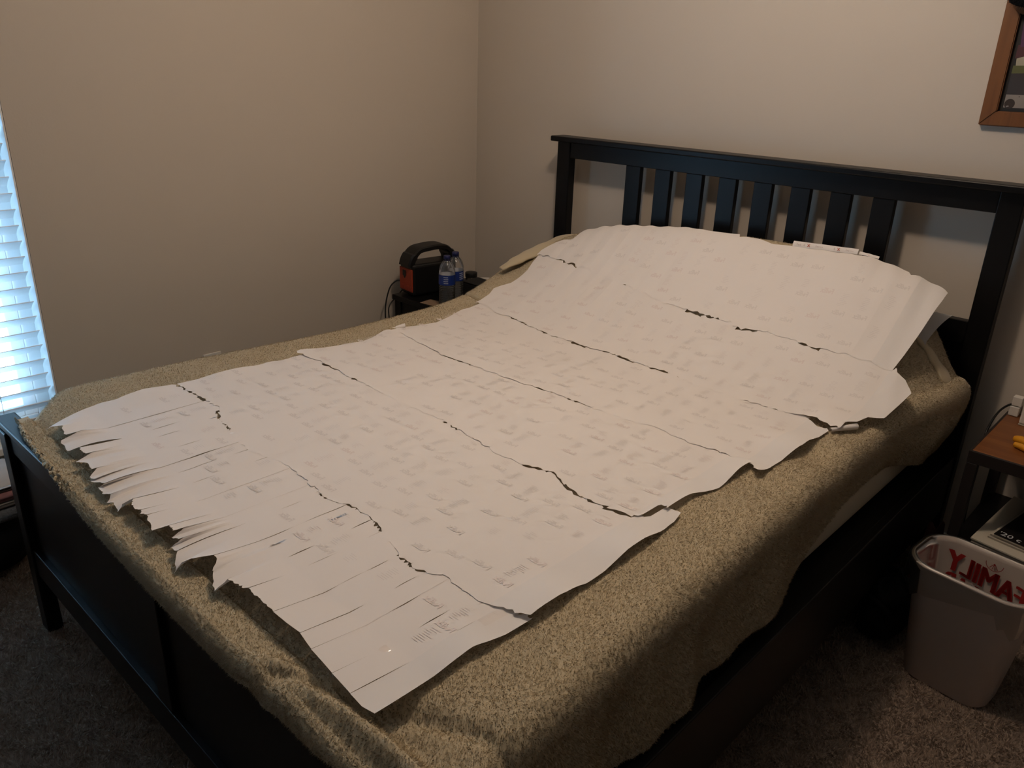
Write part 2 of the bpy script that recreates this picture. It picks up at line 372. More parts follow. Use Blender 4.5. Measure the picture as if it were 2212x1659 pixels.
# ------------------------------------------------------------------ fleece blanket
blk = thing('fleece_blanket', 'olive beige fleece blanket draped over the mattress and hanging down the right side', 'blanket', (.83, -1.05, .64))
kb = np.array(blk.location)
YF = -2.104
def xl_(y): return -.012+.065*sstep(-1.9, -.95, y)-.035*sstep(-.6, -.25, y)+.115*sstep(-1.94, -2.09, y)
def xr_(y): return 1.572+.008*np.sin(3.1*y+.5)+.045*sstep(-.55, -.15, y)+.012*sstep(-1.6, -1.95, y)+.045*sstep(-1.97, -2.08, y)
def hem_z(y): return np.interp(y, [-2.3, -2.0, -1.7, -1.45, -1.2, -1.05, -.9, -.78, -.6, -.35, -.2, -.05], [.40, .395, .40, .405, .425, .445, .490, .525, .530, .470, .440, .47])
def foot_len(x): return np.interp(x, [0, .10, .20, .40, .55, .72, .95, 1.25, 1.42, 1.55, 1.7], [-.036, -.022, -.008, .008, .026, .046, .057, .057, .050, .016, -.004])
nl, nt_, nr = 14, 250, 46
nh, nf = 300, 26
ys = np.concatenate([np.linspace(-.052, -.75, 120), np.linspace(-.757, YF, nh-120)])
R = .048
def fall(cx, cy, ox, oy, rad):
    d = np.hypot(ox, oy); dd = np.maximum(d, 1e-9)
    a = np.minimum(d/rad, math.pi/2)
    out = rad*np.sin(a); down = rad*(1-np.cos(a))+np.maximum(d-rad*math.pi/2, 0)
    h = np.maximum(d-rad*math.pi/2, 0)
    ph = cy*11+2.2*np.sin(cy*4.1)
    fold = (.010*np.sin(ph)+.006*np.sin(2.3*ph+1.0))*sstep(0, .12, h)*(ox > 0)
    out = out+fold+.05*h*(ox > 0)*sstep(0, .2, h)
    out = np.where((ox > 0) & (cy > -.7), out-.05*sstep(.05, .2, h), out)
    z = bed_z(cx, cy)-down
    return np.stack([cx+ox/dd*out, cy+oy/dd*out, z], -1)
rows = []
us = np.concatenate([np.linspace(-1, 0, nl, endpoint=False), np.linspace(0, 1, nt_, endpoint=False), np.linspace(1, 2, nr)])
for i in range(nh+nf):
    if i < nh: y = ys[i]; vf = 0.0
    else: y = YF; vf = (i-nh+1)/nf
    xl, xr = float(xl_(y)), float(xr_(y))
    cx = xl+np.clip(us, 0, 1)*(xr-xl)
    sl = np.where(us < 0, us*.30, 0.0)*(1-.9*float(sstep(-1.95, -2.05, y)))
    zed = float(bed_z(xr, y)); arc = R*math.pi/2+max(zed-R-float(hem_z(y)), .02)
    ox = sl+np.where(us > 1, (us-1)*arc, 0)
    fl = foot_len(cx)
    cyy = np.full_like(cx, y)
    oy = np.zeros_like(cx)
    # at the foot the hem lies on the cap (negative length) or hangs over it
    end = YF-np.minimum(fl, 0)
    if y < -1.85: cyy = -1.85+(y+1.85)*(end+1.85)/(YF+1.85)
    oy = -vf*np.maximum(fl, 0)
    rad = np.where(np.abs(oy) > np.abs(ox)*1.2, .022, R)
    rows.append(fall(cx, cyy, ox, oy, rad))
G = np.stack(rows)                                                 # (rows, cols, 3)
G = G+np.random.default_rng(3).normal(0, .0006, G.shape)
nR, nC = G.shape[:2]
# keep cloth clear of the footboard cap
capm = (G[..., 1] < -2.054) & (G[..., 1] > -2.1125) & (G[..., 2] < .629)
G[..., 2] = np.where(capm, .629, G[..., 2])
idx = np.arange(nR*nC).reshape(nR, nC)
F = np.stack([idx[:-1, :-1], idx[1:, :-1], idx[1:, 1:], idx[:-1, 1:]], -1).reshape(-1, 4)
cloth = pyobj('cloth', G.reshape(-1, 3)-kb, F, FLEECE, blk)
so = cloth.modifiers.new('thickness', 'SOLIDIFY'); so.thickness = .007; so.offset = -1
# fibres standing on the visible parts of the cloth
A, B_, D_ = G[:-1, :-1], G[1:, :-1], G[:-1, 1:]
N = np.cross(B_-A, D_-A); ar = np.linalg.norm(N, axis=-1); N = N/(ar[..., None]+1e-12)
if N[150, 150, 2] < 0: N = -N
mid = A
vis = ~((mid[..., 0] > .23) & (mid[..., 0] < 1.44) & (mid[..., 1] > -1.99) & (mid[..., 1] < -.14))
vis &= (us[:-1][None, :] > -.25)
wt = (ar*vis).ravel(); near = np.clip(1.9-np.linalg.norm(mid-np.array([2.16, -2.55, 1.48]), axis=-1)*.45, .35, 1.2).ravel(); wt = wt*near
NB = 420000
pick = rng.choice(len(wt), NB, p=wt/wt.sum())
a_ = A.reshape(-1, 3)[pick]; e1 = (B_-A).reshape(-1, 3)[pick]; e2 = (D_-A).reshape(-1, 3)[pick]; nn = N.reshape(-1, 3)[pick]
Pb = a_+e1*rng.random((NB, 1))+e2*rng.random((NB, 1))
fl = np.stack([np.sin(Pb[:, 1]*31+2*np.sin(Pb[:, 0]*23)), np.sin(Pb[:, 0]*37+2*np.sin(Pb[:, 1]*19+1)), -.25+0*Pb[:, 0]], 1)
Tb = nn*.62+fl*.16*np.array([1, 1, 1.4])+np.array([.30, -.10, -.05])+rng.normal(0, .20, (NB, 3)); Tb /= np.linalg.norm(Tb, axis=1)[:, None]
blades('fleece_pile', Pb-kb, Tb*rng.uniform(.0022, .0060, NB)[:, None], rng.uniform(.0003, .0006, NB), FUZZ, blk, nn*.8+Tb*.35)
# turned back top hem over the left end of the pillows, and at the right post
def roll(name, path, rads, n=16, wide=1.25):
    bm = bmesh.new(); P_ = spline(path, 8); L_ = len(P_)
    rr = [float(np.interp(k/(L_-1), np.linspace(0, 1, len(rads)), rads)) for k in range(L_)]
    rings = []
    for i, p in enumerate(P_):
        d = (P_[min(i+1, L_-1)]-P_[max(i-1, 0)]).normalized(); up = Vector((0, 0, 1)); sd = d.cross(up).normalized(); up = sd.cross(d)
        rings.append([bm.verts.new(p-Vector(kb)+sd*rr[i]*wide*math.cos(2*math.pi*k/n)*(1+.08*math.sin(i*.9))+up*rr[i]*.85*math.sin(2*math.pi*k/n)*(1+.10*math.sin(i*.7+k))) for k in range(n)])
    for A_, B2 in zip(rings, rings[1:]):
        for k in range(n): bm.faces.new((A_[k], B2[k], B2[(k+1) % n], A_[(k+1) % n]))
    bm.faces.new(rings[0]); bm.faces.new(rings[-1][::-1])
    bmesh.ops.recalc_face_normals(bm, faces=bm.faces)
    return obj(name, bm, FLEECE, blk, True)
roll('folded_hem', [(.040, -.352, .728), (.060, -.30, .752), (.075, -.22, .775), (.092, -.13, .795), (.125, -.055, .82), (.19, -.03, .84)], [.006, .011, .014, .018, .020, .016], wide=2.9)
roll('folded_hem', [(1.47, -.175, .800), (1.515, -.150, .775), (1.560, -.130, .722), (1.605, -.120, .662), (1.640, -.125, .600), (1.655, -.14, .54)], [.008, .014, .018, .019, .015, .004], wide=2.3)

# ------------------------------------------------------------------ paper sheet of taped label strips
sheet = thing('paper_sheet', 'large white sheet of taped printed label strips covering the bed, torn at the foot', 'paper', (.83, -1.05, .66))
ks = np.array(sheet.location)
SEAM = dict(
 A=[(.1851,-1.72),(.3027,-1.715),(.3834,-1.7143),(.451,-1.7438),(.6374,-1.7812),(.6953,-1.769),(.7513,-1.7572),(.8353,-1.7592),(.9377,-1.7771),(1.0052,-1.7583),(1.0579,-1.753),(1.1231,-1.7747),(1.2097,-1.80),(1.2479,-1.805),(1.3023,-1.7807),(1.34,-1.7885),(1.3912,-1.7893),(1.4302,-1.7749),(1.4785,-1.7652)],
 B=[(.1959,-1.3537),(.2711,-1.3401),(.4107,-1.3505),(.4907,-1.3545),(.6351,-1.3582),(.7385,-1.3595),(.8096,-1.3527),(.8895,-1.3646),(1.0054,-1.3781),(1.0511,-1.3869),(1.1027,-1.3809),(1.1804,-1.3609),(1.2825,-1.3984),(1.3231,-1.3961),(1.3988,-1.389),(1.4378,-1.3705),(1.4442,-1.3152)],
 C=[(.1895,-.9965),(.473,-1.0431),(.792,-1.0303),(.8834,-1.0185),(.9521,-1.0231),(1.057,-1.0196),(1.1469,-1.0138),(1.1984,-.9981),(1.3189,-1.0118),(1.3684,-1.0012),(1.485,-1.0104),(1.504,-1.033)],
 D=[(.2255,-.5999),(.2941,-.6356),(.3552,-.6294),(.4361,-.6463),(.5553,-.664),(.7317,-.6681),(.8157,-.6607),(.8929,-.6715),(.9897,-.6687),(1.038,-.6697),(1.1254,-.687),(1.2043,-.6853),(1.2811,-.686),(1.382,-.6772),(1.4687,-.6759),(1.5021,-.6884)],
 E=[(.1143,-.2252),(.2173,-.2613),(.3597,-.2962),(.4819,-.3153),(.6025,-.34),(.7014,-.3565),(.7769,-.3712),(1.0007,-.3851),(1.0393,-.383),(1.089,-.3991),(1.1512,-.389),(1.179,-.3858),(1.2532,-.389),(1.3279,-.3979),(1.4046,-.3909),(1.4818,-.3898),(1.5352,-.3937)],
 T=[(.13,-.1835),(.2164,-.1582),(.2496,-.1104),(.3518,-.097),(.5836,-.1007),(.6903,-.0988),(.7407,-.0999),(.8408,-.097),(.896,-.0884),(.8991,-.1079),(.9194,-.0995),(.9693,-.0995),(1.0204,-.115),(1.0808,-.1073),(1.2123,-.0932),(1.2791,-.089),(1.3341,-.0826),(1.383,-.0895),(1.4463,-.0984),(1.4486,-.11),(1.4688,-.1),(1.5044,-.097),(1.5218,-.1031),(1.5251,-.1174),(1.5561,-.1363)])
RIGHT = {1:[(1.4708,-2.0595),(1.4713,-2.0267),(1.4717,-1.9848),(1.4726,-1.9322),(1.4731,-1.8766),(1.4774,-1.8515),(1.4819,-1.769)],
 2:[(1.4826,-1.7698),(1.484,-1.6994),(1.4843,-1.6725),(1.4811,-1.643),(1.4844,-1.6132),(1.4831,-1.5476),(1.4817,-1.3822),(1.4779,-1.3426),(1.4811,-1.3244),(1.4712,-1.3173)],
 3:[(1.4477,-1.3112),(1.4485,-1.2242),(1.4704,-1.1541),(1.4653,-1.0487),(1.4658,-1.0032)],
 4:[(1.5031,-1.0335),(1.504,-.9721),(1.5071,-.9122),(1.5141,-.8455),(1.5097,-.7623),(1.5126,-.7059)],
 5:[(1.5292,-.6861),(1.5332,-.6561),(1.5591,-.6375),(1.5653,-.5872),(1.5954,-.5737),(1.6018,-.508),(1.6109,-.4343),(1.5778,-.3999),(1.5465,-.3878)],
 6:[(1.5379,-.4011),(1.5498,-.2509),(1.5547,-.1719),(1.5572,-.1409)]}
LEFT = {1:[(.1959,-2.0427),(.1789,-2.0217),(.1772,-1.9993),(.1748,-1.9565),(.1642,-1.9169),(.1774,-1.8804),(.1683,-1.8456),(.1605,-1.8033),(.1627,-1.753),(.1635,-1.6928)],
 2:[(.1698,-1.7158),(.1803,-1.5965),(.182,-1.5517),(.1863,-1.4972),(.1788,-1.4486),(.1929,-1.4211),(.1891,-1.3538)],
 3:[(.1675,-1.3352),(.1949,-1.2853),(.1965,-1.2061),(.2108,-1.1362),(.198,-1.0888),(.1802,-1.0305),(.195,-1.0084)],
 4:[(.1742,-.978),(.1996,-.9183),(.2179,-.8426),(.2056,-.7682),(.1798,-.6828),(.1761,-.5902)],
 5:[(.1554,-.5274),(.1364,-.4867),(.169,-.4317),(.1624,-.3346),(.1455,-.2855),(.1333,-.2228)],
 6:[(.1333,-.2228),(.1678,-.1743),(.223,-.1664),(.2597,-.1134)]}
FRINGE = [
[(.2265,-2.0668,.6458),(.2243,-2.0471,.6513),(.2654,-2.0347,.665),(.2803,-2.0409,.665),(.3169,-2.0471,.6623),(.3218,-2.0106,.665)],
[(.3243,-2.0115,.665),(.3242,-2.0225,.665),(.3208,-2.0566,.654),(.331,-2.0638,.6496),(.3467,-2.0605,.6496),(.3751,-2.0638,.6485),(.3939,-2.0457,.6595)],
[(.4082,-2.0499,.665),(.4479,-2.053,.665),(.4479,-2.0368,.665)],
[(.4502,-2.0376,.665),(.45,-2.0734,.654),(.4823,-2.0604,.6595),(.5167,-2.0663,.6595),(.5278,-2.0576,.665)],
[(.5299,-2.0584,.665),(.5397,-2.0799,.654),(.5596,-2.0746,.6568),(.5458,-2.0833,.6496),(.5951,-2.0697,.6595)],
[(.5971,-2.0704,.6595),(.584,-2.0779,.6485),(.6161,-2.0822,.6485),(.6362,-2.0749,.654)],
[(.6482,-2.0788,.6595),(.6483,-2.0874,.6441),(.6643,-2.0815,.6485),(.6918,-2.0859,.6403),(.6916,-2.074,.654),(.7035,-2.0578,.665)],
[(.7053,-2.0585,.665),(.7228,-2.0681,.665),(.7459,-2.0713,.665),(.7547,-2.0645,.665)],
[(.7563,-2.0652,.665),(.7704,-2.0699,.665),(.7798,-2.0649,.665)],
[(.782,-2.0649,.665),(.8372,-2.08,.6628),(.8442,-2.0502,.665)],
[(.8449,-2.0505,.665),(.8675,-2.0532,.665),(.87,-2.0335,.665)],
[(.8714,-2.0342,.665),(.8707,-2.0587,.654),(.8893,-2.0557,.6584),(.8962,-2.049,.6623)],
[(.8985,-2.0501,.6628),(.8931,-2.074,.6496),(.9165,-2.0717,.654)],
[(.9185,-2.0718,.654),(.9548,-2.0952,.6375),(.9525,-2.0816,.6513),(.9686,-2.07,.6623),(.9891,-2.0383,.665)],
[(.9904,-2.039,.665),(1.0038,-2.0392,.665),(1.0202,-2.058,.6568),(1.0608,-2.0777,.6458),(1.0691,-2.0553,.665)],
[(1.0696,-2.0556,.665),(1.1097,-2.0486,.665),(1.1143,-2.0438,.665)],
[(1.116,-2.0439,.665),(1.1534,-2.0455,.665),(1.1959,-2.0469,.665)],
[(1.1969,-2.0475,.665),(1.2348,-2.047,.665),(1.2685,-2.0448,.665)],
[(1.2694,-2.0454,.665),(1.2927,-2.05,.665),(1.3109,-2.0531,.665)],
[(1.3117,-2.0537,.665),(1.3467,-2.0572,.665),(1.3741,-2.0603,.665)],
[(1.3748,-2.0608,.665),(1.3996,-2.0629,.665),(1.4243,-2.0655,.665)],
[(1.425,-2.066,.665),(1.4559,-2.0687,.665),(1.4776,-2.0643,.665)]]
def seam_y(k, x):
    a = np.array(SEAM[k]); return np.interp(x, a[:, 0], a[:, 1])
def edge_x(tab, k, y):
    a = np.array(tab[k]); return np.interp(y, a[:, 1], a[:, 0])
def sheet_z(x, y, row):
    z = paper_z(x, y)+.0006*row
    z = z+.0012*np.sin(9*x+4*y+row)*np.sin(7*y-3*x)
    z = z+.0022*sstep(-.72, -.45, y)*np.sin(2*math.pi*(x+.16*y)/.071+1.5*np.sin(11*y))*(.5+.5*np.sin(5*x+3*y))
    z = z+.010*sstep(1.38, 1.50, x)*np.clip(.45+.9*np.sin(2*math.pi*y/.24+1.2*row), -.25, 1.2)*sstep(-2.0, -1.85, y)*sstep(-.45, -.6, y)
    z = z+.006*sstep(.26, .17, x)*np.clip(.3+np.sin(2*math.pi*y/.31+row), 0, 1.2)
    return z
LOGO_V, LOGO_F = text_mesh('FedEx', .020, 1, .0007)
LOGO_V = LOGO_V*np.array([-1.0, 1.25])*(.038/np.ptp(LOGO_V[:, 0]))   # seen from behind: mirrored
sr = random.Random(5)
def add_print(V, F, MI, x0, x1, ya, yb, row, off):
    """faint show-through printing on one strip: mirrored logo and lines of fine print"""
    if x1-x0 < .035: return
    xc = (x0+x1)/2+sr.uniform(-.003, .003); y = ya+off; mi = 1 if sr.random() < .72 else 2
    while y < yb-.02:
        if y > ya+.02 and sr.random() < .8:
            n0 = len(V); vx = xc+LOGO_V[:, 0]; vy = y+LOGO_V[:, 1]
            vz = sheet_z(vx, vy, row)+.0006
            V.extend(np.c_[vx, vy, vz].tolist()); F.extend([tuple(n0+i for i in q) for q in LOGO_F]); MI.extend([mi]*len(LOGO_F))
        for k in range(sr.choice((0, 5, 8, 9))):
            yy = y+.020+.0048*k; wl = sr.uniform(.012, .022)
            if not (ya+.012 < yy < yb-.012): continue
            xa = xc-.018+sr.uniform(0, .008)
            n0 = len(V)
            q = np.array([(xa, yy), (xa+wl, yy), (xa+wl, yy+.0010), (xa, yy+.0010)])
            V.extend(np.c_[q, sheet_z(q[:, 0], q[:, 1], row)+.0006].tolist()); F.append((n0, n0+1, n0+2, n0+3)); MI.append(mi)
        y += sr.uniform(.074, .104)
def finish_strip(V, F, MI, margin):
    o = pyobj('paper_strip', np.array(V)-ks, F, [MARGIN if margin else PAPER, PRINT, PRINTR], sheet, True, MI)
    if margin: o['label'] = 'plain unprinted margin strip'
    return o
ORD = 'ABCDET'
for row in range(1, 7):
    lowk = None if row == 1 else ORD[row-2]; upk = ORD[row-1]
    nst = 22
    if row == 1:
        bnd = [(q[0][0], q[-1][0]) for q in FRINGE]
        for i in range(1, nst):                                    # neighbours meet half way behind the torn ends
            mid_ = max(min((FRINGE[i-1][-1][0]+FRINGE[i][0][0])/2, 9), bnd[i-1][0]+.015)
            bnd[i-1] = (bnd[i-1][0], mid_); bnd[i] = (mid_, max(bnd[i][1], mid_+.015))
        bnd[0] = (.178, bnd[0][1])
    else:
        xm = 1.412 if row < 4 else (1.45, 1.535, 1.482)[row-4]
        e = [.178]+[.178+(xm-.178)*i/(nst-1)+sr.uniform(-.004, .004) for i in range(1, nst-1)]+[xm, 1.522 if row == 6 else xm+.08]
        bnd = list(zip(e[:-1], e[1:]))
    for j, (xa, xb) in enumerate(bnd):
        first, last = j == 0, j == nst-1
        gap = -.0003 if row > 1 else sr.choice((.0001, .0003, .0006, .0010))
        cols = 6 if not (first or last) else 9
        xc = (xa+xb)/2; dz = sr.uniform(-.00022, .00022)*(2 if row == 1 else 1)
        ov = sr.choice((.012, .012, .014, .010, -.001, -.003, -.0055)) if row < 6 else 0
        if sr.random() < .25 and row < 6: ov = .012
        V, F, MI = [], [], []; lifts = sr.choice((0, 0, 0, .3, 1)); gp = sr.uniform(0, 6.3)
        uu = np.linspace(0, 1, cols+1)
        if row == 1:
            E = np.array(FRINGE[j]); nE = 15
            seg = np.r_[0, np.cumsum(np.linalg.norm(np.diff(E[:, :2], axis=0), axis=1))]; seg /= seg[-1]
            uu = np.unique(np.r_[seg, np.linspace(0, 1, nE)]); cols = len(uu)-1
        nv = 26
        jagl = [sr.uniform(-.0048, .0048) for _ in uu]; jagu = [sr.uniform(-.005, .005) for _ in uu]
        xx0 = xa+gap+(xb-xa-2*gap)*uu
        yb_ = -1.955
        yl = np.full(cols+1, yb_) if row == 1 else seam_y(lowk, xx0)+jagl
        yu = seam_y(upk, xx0)+ov+(jagu if row < 6 else 0)
        for b in range(nv+1):
            v = b/nv; yy = yl+(yu-yl)*v
            xx = xx0.copy()
            if row == 1:
                gv = gap*max(0., math.sin(9*v+gp))*2.0-.0002; xx = xa+gv+(xb-xa-2*gv)*uu
            if first:
                lx = np.array([edge_x(LEFT, row, q) for q in yy]); xx = lx+(xx0[-1]-lx)*uu
            if last:
                rx = np.array([edge_x(RIGHT, row, q) for q in yy]); xx = xx0[0]+(rx-xx0[0])*uu
            zz_ = sheet_z(xx, yy, row)+dz
            if row < 6: zz_ = zz_-.0015*sstep(.93, 1.0, v)*(ov > 0)
            if row > 1: zz_ = zz_+.0012*(1-sstep(0, .05, v))*lifts
            V.extend(np.c_[xx, yy, zz_].tolist())
        cw = cols+1
        for b in range(nv):
            for k in range(cols): F.append((b*cw+k, b*cw+k+1, (b+1)*cw+k+1, (b+1)*cw+k)); MI.append(0)
        if row == 1:                                               # torn, curling end
            key = uu
            Ep = np.stack([np.interp(key, seg, E[:, c]) for c in range(3)], 1)
            if j < 17: Ep[1:-1, 1] += np.array([sr.uniform(-.0024, .0024) for _ in range(len(Ep)-2)])
            Bx = np.array(V[:cols+1])[:, 0]
            Bz = sheet_z(Bx, np.full_like(Bx, yb_), row)+dz
            n0 = len(V)-0; nb = 9; ce = len(key)
            lift = sr.uniform(.0, .0025)
            for b in range(1, nb+1):
                t = b/nb
                P0 = np.array(V[:cols+1])
                P1 = np.c_[Bx+(Ep[:, 0]-Bx)*.55, yb_+(Ep[:, 1]-yb_)*np.where(Ep[:, 2] < .645, .86, .55), np.where(Ep[:, 2] < .660, np.maximum(Bz, Ep[:, 2])+.003, Bz*.6+Ep[:, 2]*.4)+lift]
                Q = P0*(1-t)**2+2*P1*t*(1-t)+Ep*t*t
                V.extend(Q.tolist())
            for b in range(nb):
                lo = (lambda k: k) if b == 0 else (lambda k: n0+(b-1)*ce+k)
                for k in range(ce-1): F.append((n0+b*ce+k, n0+b*ce+k+1, lo(k+1), lo(k))); MI.append(0)
        if not last: add_print(V, F, MI, xa, xb, float(yl.mean()), float(yu.mean())-.012, row, sr.uniform(0, .088))
        finish_strip(V, F, MI, last)
# folded back flaps at the headboard edge with the printed side showing
FED_V, FED_F = text_mesh('Fed', .012, 2); EX_E, EX_EF = text_mesh('E', .012, 2); EX_X, EX_XF = text_mesh('x', .015, 2); FINE_V, FINE_F = text_mesh('Express', .008, 1)
def flap(xa, xb, ya, yb, h0, h1, words):
    V, F, MI = [], [], []; n = 16; m_ = 5
    for k in range(n+1):
        x = xa+(xb-xa)*k/n; y = ya+(yb-ya)*k/n; h = h0+(h1-h0)*k/n; z = float(paper_z(x, y))+.004
        for b in range(m_+1):
            t = b/m_; V.append((x, y+.006*t*t+.001*math.sin(k), z+h*t))
    for k in range(n):
        for b in range(m_): F.append((k*(m_+1)+b, (k+1)*(m_+1)+b, (k+1)*(m_+1)+b+1, k*(m_+1)+b+1)); MI.append(0)
    for (tv, tf, fx, mi, sc) in words:
        n0 = len(V); x = xa+(xb-xa)*fx
        for q in tv:
            px = x+q[0]*sc; tt = (px-xa)/(xb-xa); y = ya+(yb-ya)*tt; h = h0+(h1-h0)*tt
            V.append((px, y-.0015, float(paper_z(px, y))+.004+h*.52+q[1]*sc))
        F.extend([tuple(n0+i for i in q) for q in tf]); MI.extend([mi]*len(tf))
    o = pyobj('folded_flap', np.array(V)-ks, F, [PAPER, INKG, INKR], sheet, True, MI)
    o['label'] = 'narrow turned up edge showing red and pink print'
    return o
flap(1.085, 1.283, -.1085, -.0895, .017, .015, [(FED_V, FED_F, .10, 1, .8), (EX_E, EX_EF, .19, 1, .8), (EX_X, EX_XF, .255, 2, 1.25), (FINE_V, FINE_F, .42, 1, .9), (EX_E, EX_EF, .655, 1, .8), (EX_X, EX_XF, .715, 2, 1.25), (FINE_V, FINE_F, .88, 1, .9)])
flap(1.286, 1.345, -.0875, -.083, .008, .006, [(EX_X, EX_XF, .5, 2, .45)])
# rolled corner at the right edge
def curl(name, p0, p1, rad, a0, a1, label=None):
    p0, p1 = np.array(p0), np.array(p1); d = (p1-p0)/np.linalg.norm(p1-p0); up = np.array([0, 0, 1.]); sd = np.cross(d, up); sd /= np.linalg.norm(sd)
    V, F = [], []; n, m_ = 8, 14
    for k in range(n+1):
        c = p0+(p1-p0)*k/n; rr = rad*(.75+.5*k/n)
        for b in range(m_+1):
            a = math.radians(a0+(a1-a0)*b/m_); V.append(c+rr*(sd*math.cos(a)+up*(math.sin(a)+1)))
    for k in range(n):
        for b in range(m_): F.append((k*(m_+1)+b, k*(m_+1)+b+1, (k+1)*(m_+1)+b+1, (k+1)*(m_+1)+b))
    o = pyobj(name, np.array(V)-ks, F, PAPER, sheet); o['label'] = label or 'curled over paper edge'; return o
curl('curled_corner', (1.516, -.694, .653), (1.556, -.634, .654), .0065, -90, 200)
curl('curled_corner', (.176, -.985, .652), (.188, -.955, .653), .006, -90, 170)
# crinkled clear tape
def tape(x, y, ang, L, wd):
    V, F = [], []; n, m_ = 14, 3; r_ = random.Random(int(x*1000)); ca, sa = math.cos(ang), math.sin(ang)
    for k in range(n+1):
        for b in range(m_+1):
            p, q = (k/n-.5)*L, (b/m_-.5)*wd; X, Y = x+p*ca-q*sa, y+p*sa+q*ca
            V.append((X, Y, float(sheet_z(X, Y, 1))+.0012+r_.uniform(0, .0028)*(0 < b < m_)))
    for k in range(n):
        for b in range(m_): F.append((k*(m_+1)+b, (k+1)*(m_+1)+b, (k+1)*(m_+1)+b+1, k*(m_+1)+b+1))
    pyobj('clear_tape', np.array(V)-ks, F, TAPE, sheet)['label'] = 'short piece of crinkled glossy clear tape'
tape(1.372, -2.005, 1.42, .085, .018); tape(1.437, -1.80, 1.5, .05, .02)

# ------------------------------------------------------------------ left bedside table and what stands on it
ZT = .55
nl_ = thing('bedside_table', 'black bedside table in the far corner left of the bed', 'nightstand', (-.31, -.30, 0))
no = Vector(nl_.location)
box('tabletop', (-.450, -.505, ZT-.022), (-.085, -.06, ZT), BLACKWOOD, nl_, .003, no)
for xa in (-.442, -.135):
    for ya in (-.497, -.11): box('leg', (xa, ya, 0), (xa+.04, ya+.04, ZT-.022), BLACKWOOD, nl_, .003, no)
box('drawer_front', (-.400, -.492, ZT-.15), (-.138, -.476, ZT-.026), BLACKWOOD, nl_, .003, no)
box('side_panel', (-.437, -.455, ZT-.15), (-.422, -.11, ZT-.022), BLACKWOOD, nl_, .002, no); box('side_panel', (-.115, -.455, ZT-.15), (-.10, -.11, ZT-.022), BLACKWOOD, nl_, .002, no)
box('lower_shelf', (-.437, -.49, .16), (-.10, -.08, .178), BLACKWOOD, nl_, .002, no)
# portable power station
ps = thing('power_station', 'black portable power station with orange front panel and carry handle on the black bedside table', 'power station', (-.380, -.36, ZT))
ps.rotation_euler = (0, 0, math.radians(-8))
bm = bmesh.new(); bx(bm, (-.052, -.110, .006), (.052, .110, .138), .012, 3)
obj('body', bm, BLKP, ps)
bm = bmesh.new()
path = spline([(0, -.108, .125), (0, -.098, .155), (0, -.066, .188), (0, -.02, .196), (0, .03, .198), (0, .070, .190), (0, .098, .160), (0, .106, .125)], 6)
for p in path: pass
rings = []
for i, p in enumerate(path):
    d = (path[min(i+1, len(path)-1)]-path[max(i-1, 0)]).normalized(); nx = Vector((1, 0, 0)); nn_ = d.cross(nx).normalized()
    th = .011 if 8 < i < len(path)-9 else .016
    rings.append([bm.verts.new(p+nx*.044*cx_+nn_*th*cz_) for cx_, cz_ in ((-1, -.6), (-.8, -1), (.8, -1), (1, -.6), (1, .6), (.8, 1), (-.8, 1), (-1, .6))])
for A_, B2 in zip(rings, rings[1:]):
    for k in range(8): bm.faces.new((A_[k], A_[(k+1) % 8], B2[(k+1) % 8], B2[k]))
bm.faces.new(rings[0][::-1]); bm.faces.new(rings[-1]); bmesh.ops.recalc_face_normals(bm, faces=bm.faces)
obj('handle', bm, BLKP, ps)
bm = bmesh.new(); bx(bm, (-.049, -.1135, .022), (.049, -.107, .118), .003, 2); obj('front_panel', bm, ORANGE, ps)['label'] = 'orange front panel'
bm = bmesh.new(); bx(bm, (-.022, -.1155, .084), (.004, -.1125, .108), .002); vv = [bm.verts.new(q) for q in ((-.016, -.1150, .084), (.001, -.1150, .084), (-.004, -.1150, .072))]; bm.faces.new(vv); obj('display', bm, BLKP, ps)
for k in range(5):
    bm = bmesh.new(); bx(bm, (-.040+.018*k, -.1150, .030), (-.030+.018*k, -.1130, .046), .001); obj('socket', bm, mat('dark_orange_recess', (.28, .03, .012), .6) if k == 0 else bpy.data.materials['dark_orange_recess'], ps)
bm = bmesh.new(); bx(bm, (-.03, -.1135, .142), (-.022, -.1115, .145), .0005); obj('indicator', bm, WHITEP, ps)
bm = bmesh.new(); tube(bm, spline([(-.442, -.450, .602), (-.460, -.470, .600), (-.472, -.495, .575), (-.475, -.515, .52), (-.475, -.523, .46), (-.470, -.520, .38), (-.468, -.510, .20), (-.47, -.50, .004)], 8), .0032)
tag(obj('power_cable', bm, BLKP, None), 'thin black cable hanging from the power station beside the black bedside table', 'cable')
bm = bmesh.new(); tube(bm, spline([(-.480, -.40, .575), (-.470, -.44, .545), (-.458, -.512, .50), (-.458, -.516, .44), (-.456, -.514, .36), (-.455, -.512, .004)], 8), .0026)
tag(obj('power_cable', bm, BLKP, None), 'second thinner black cable inside the loop of the first beside the bedside table', 'cable')
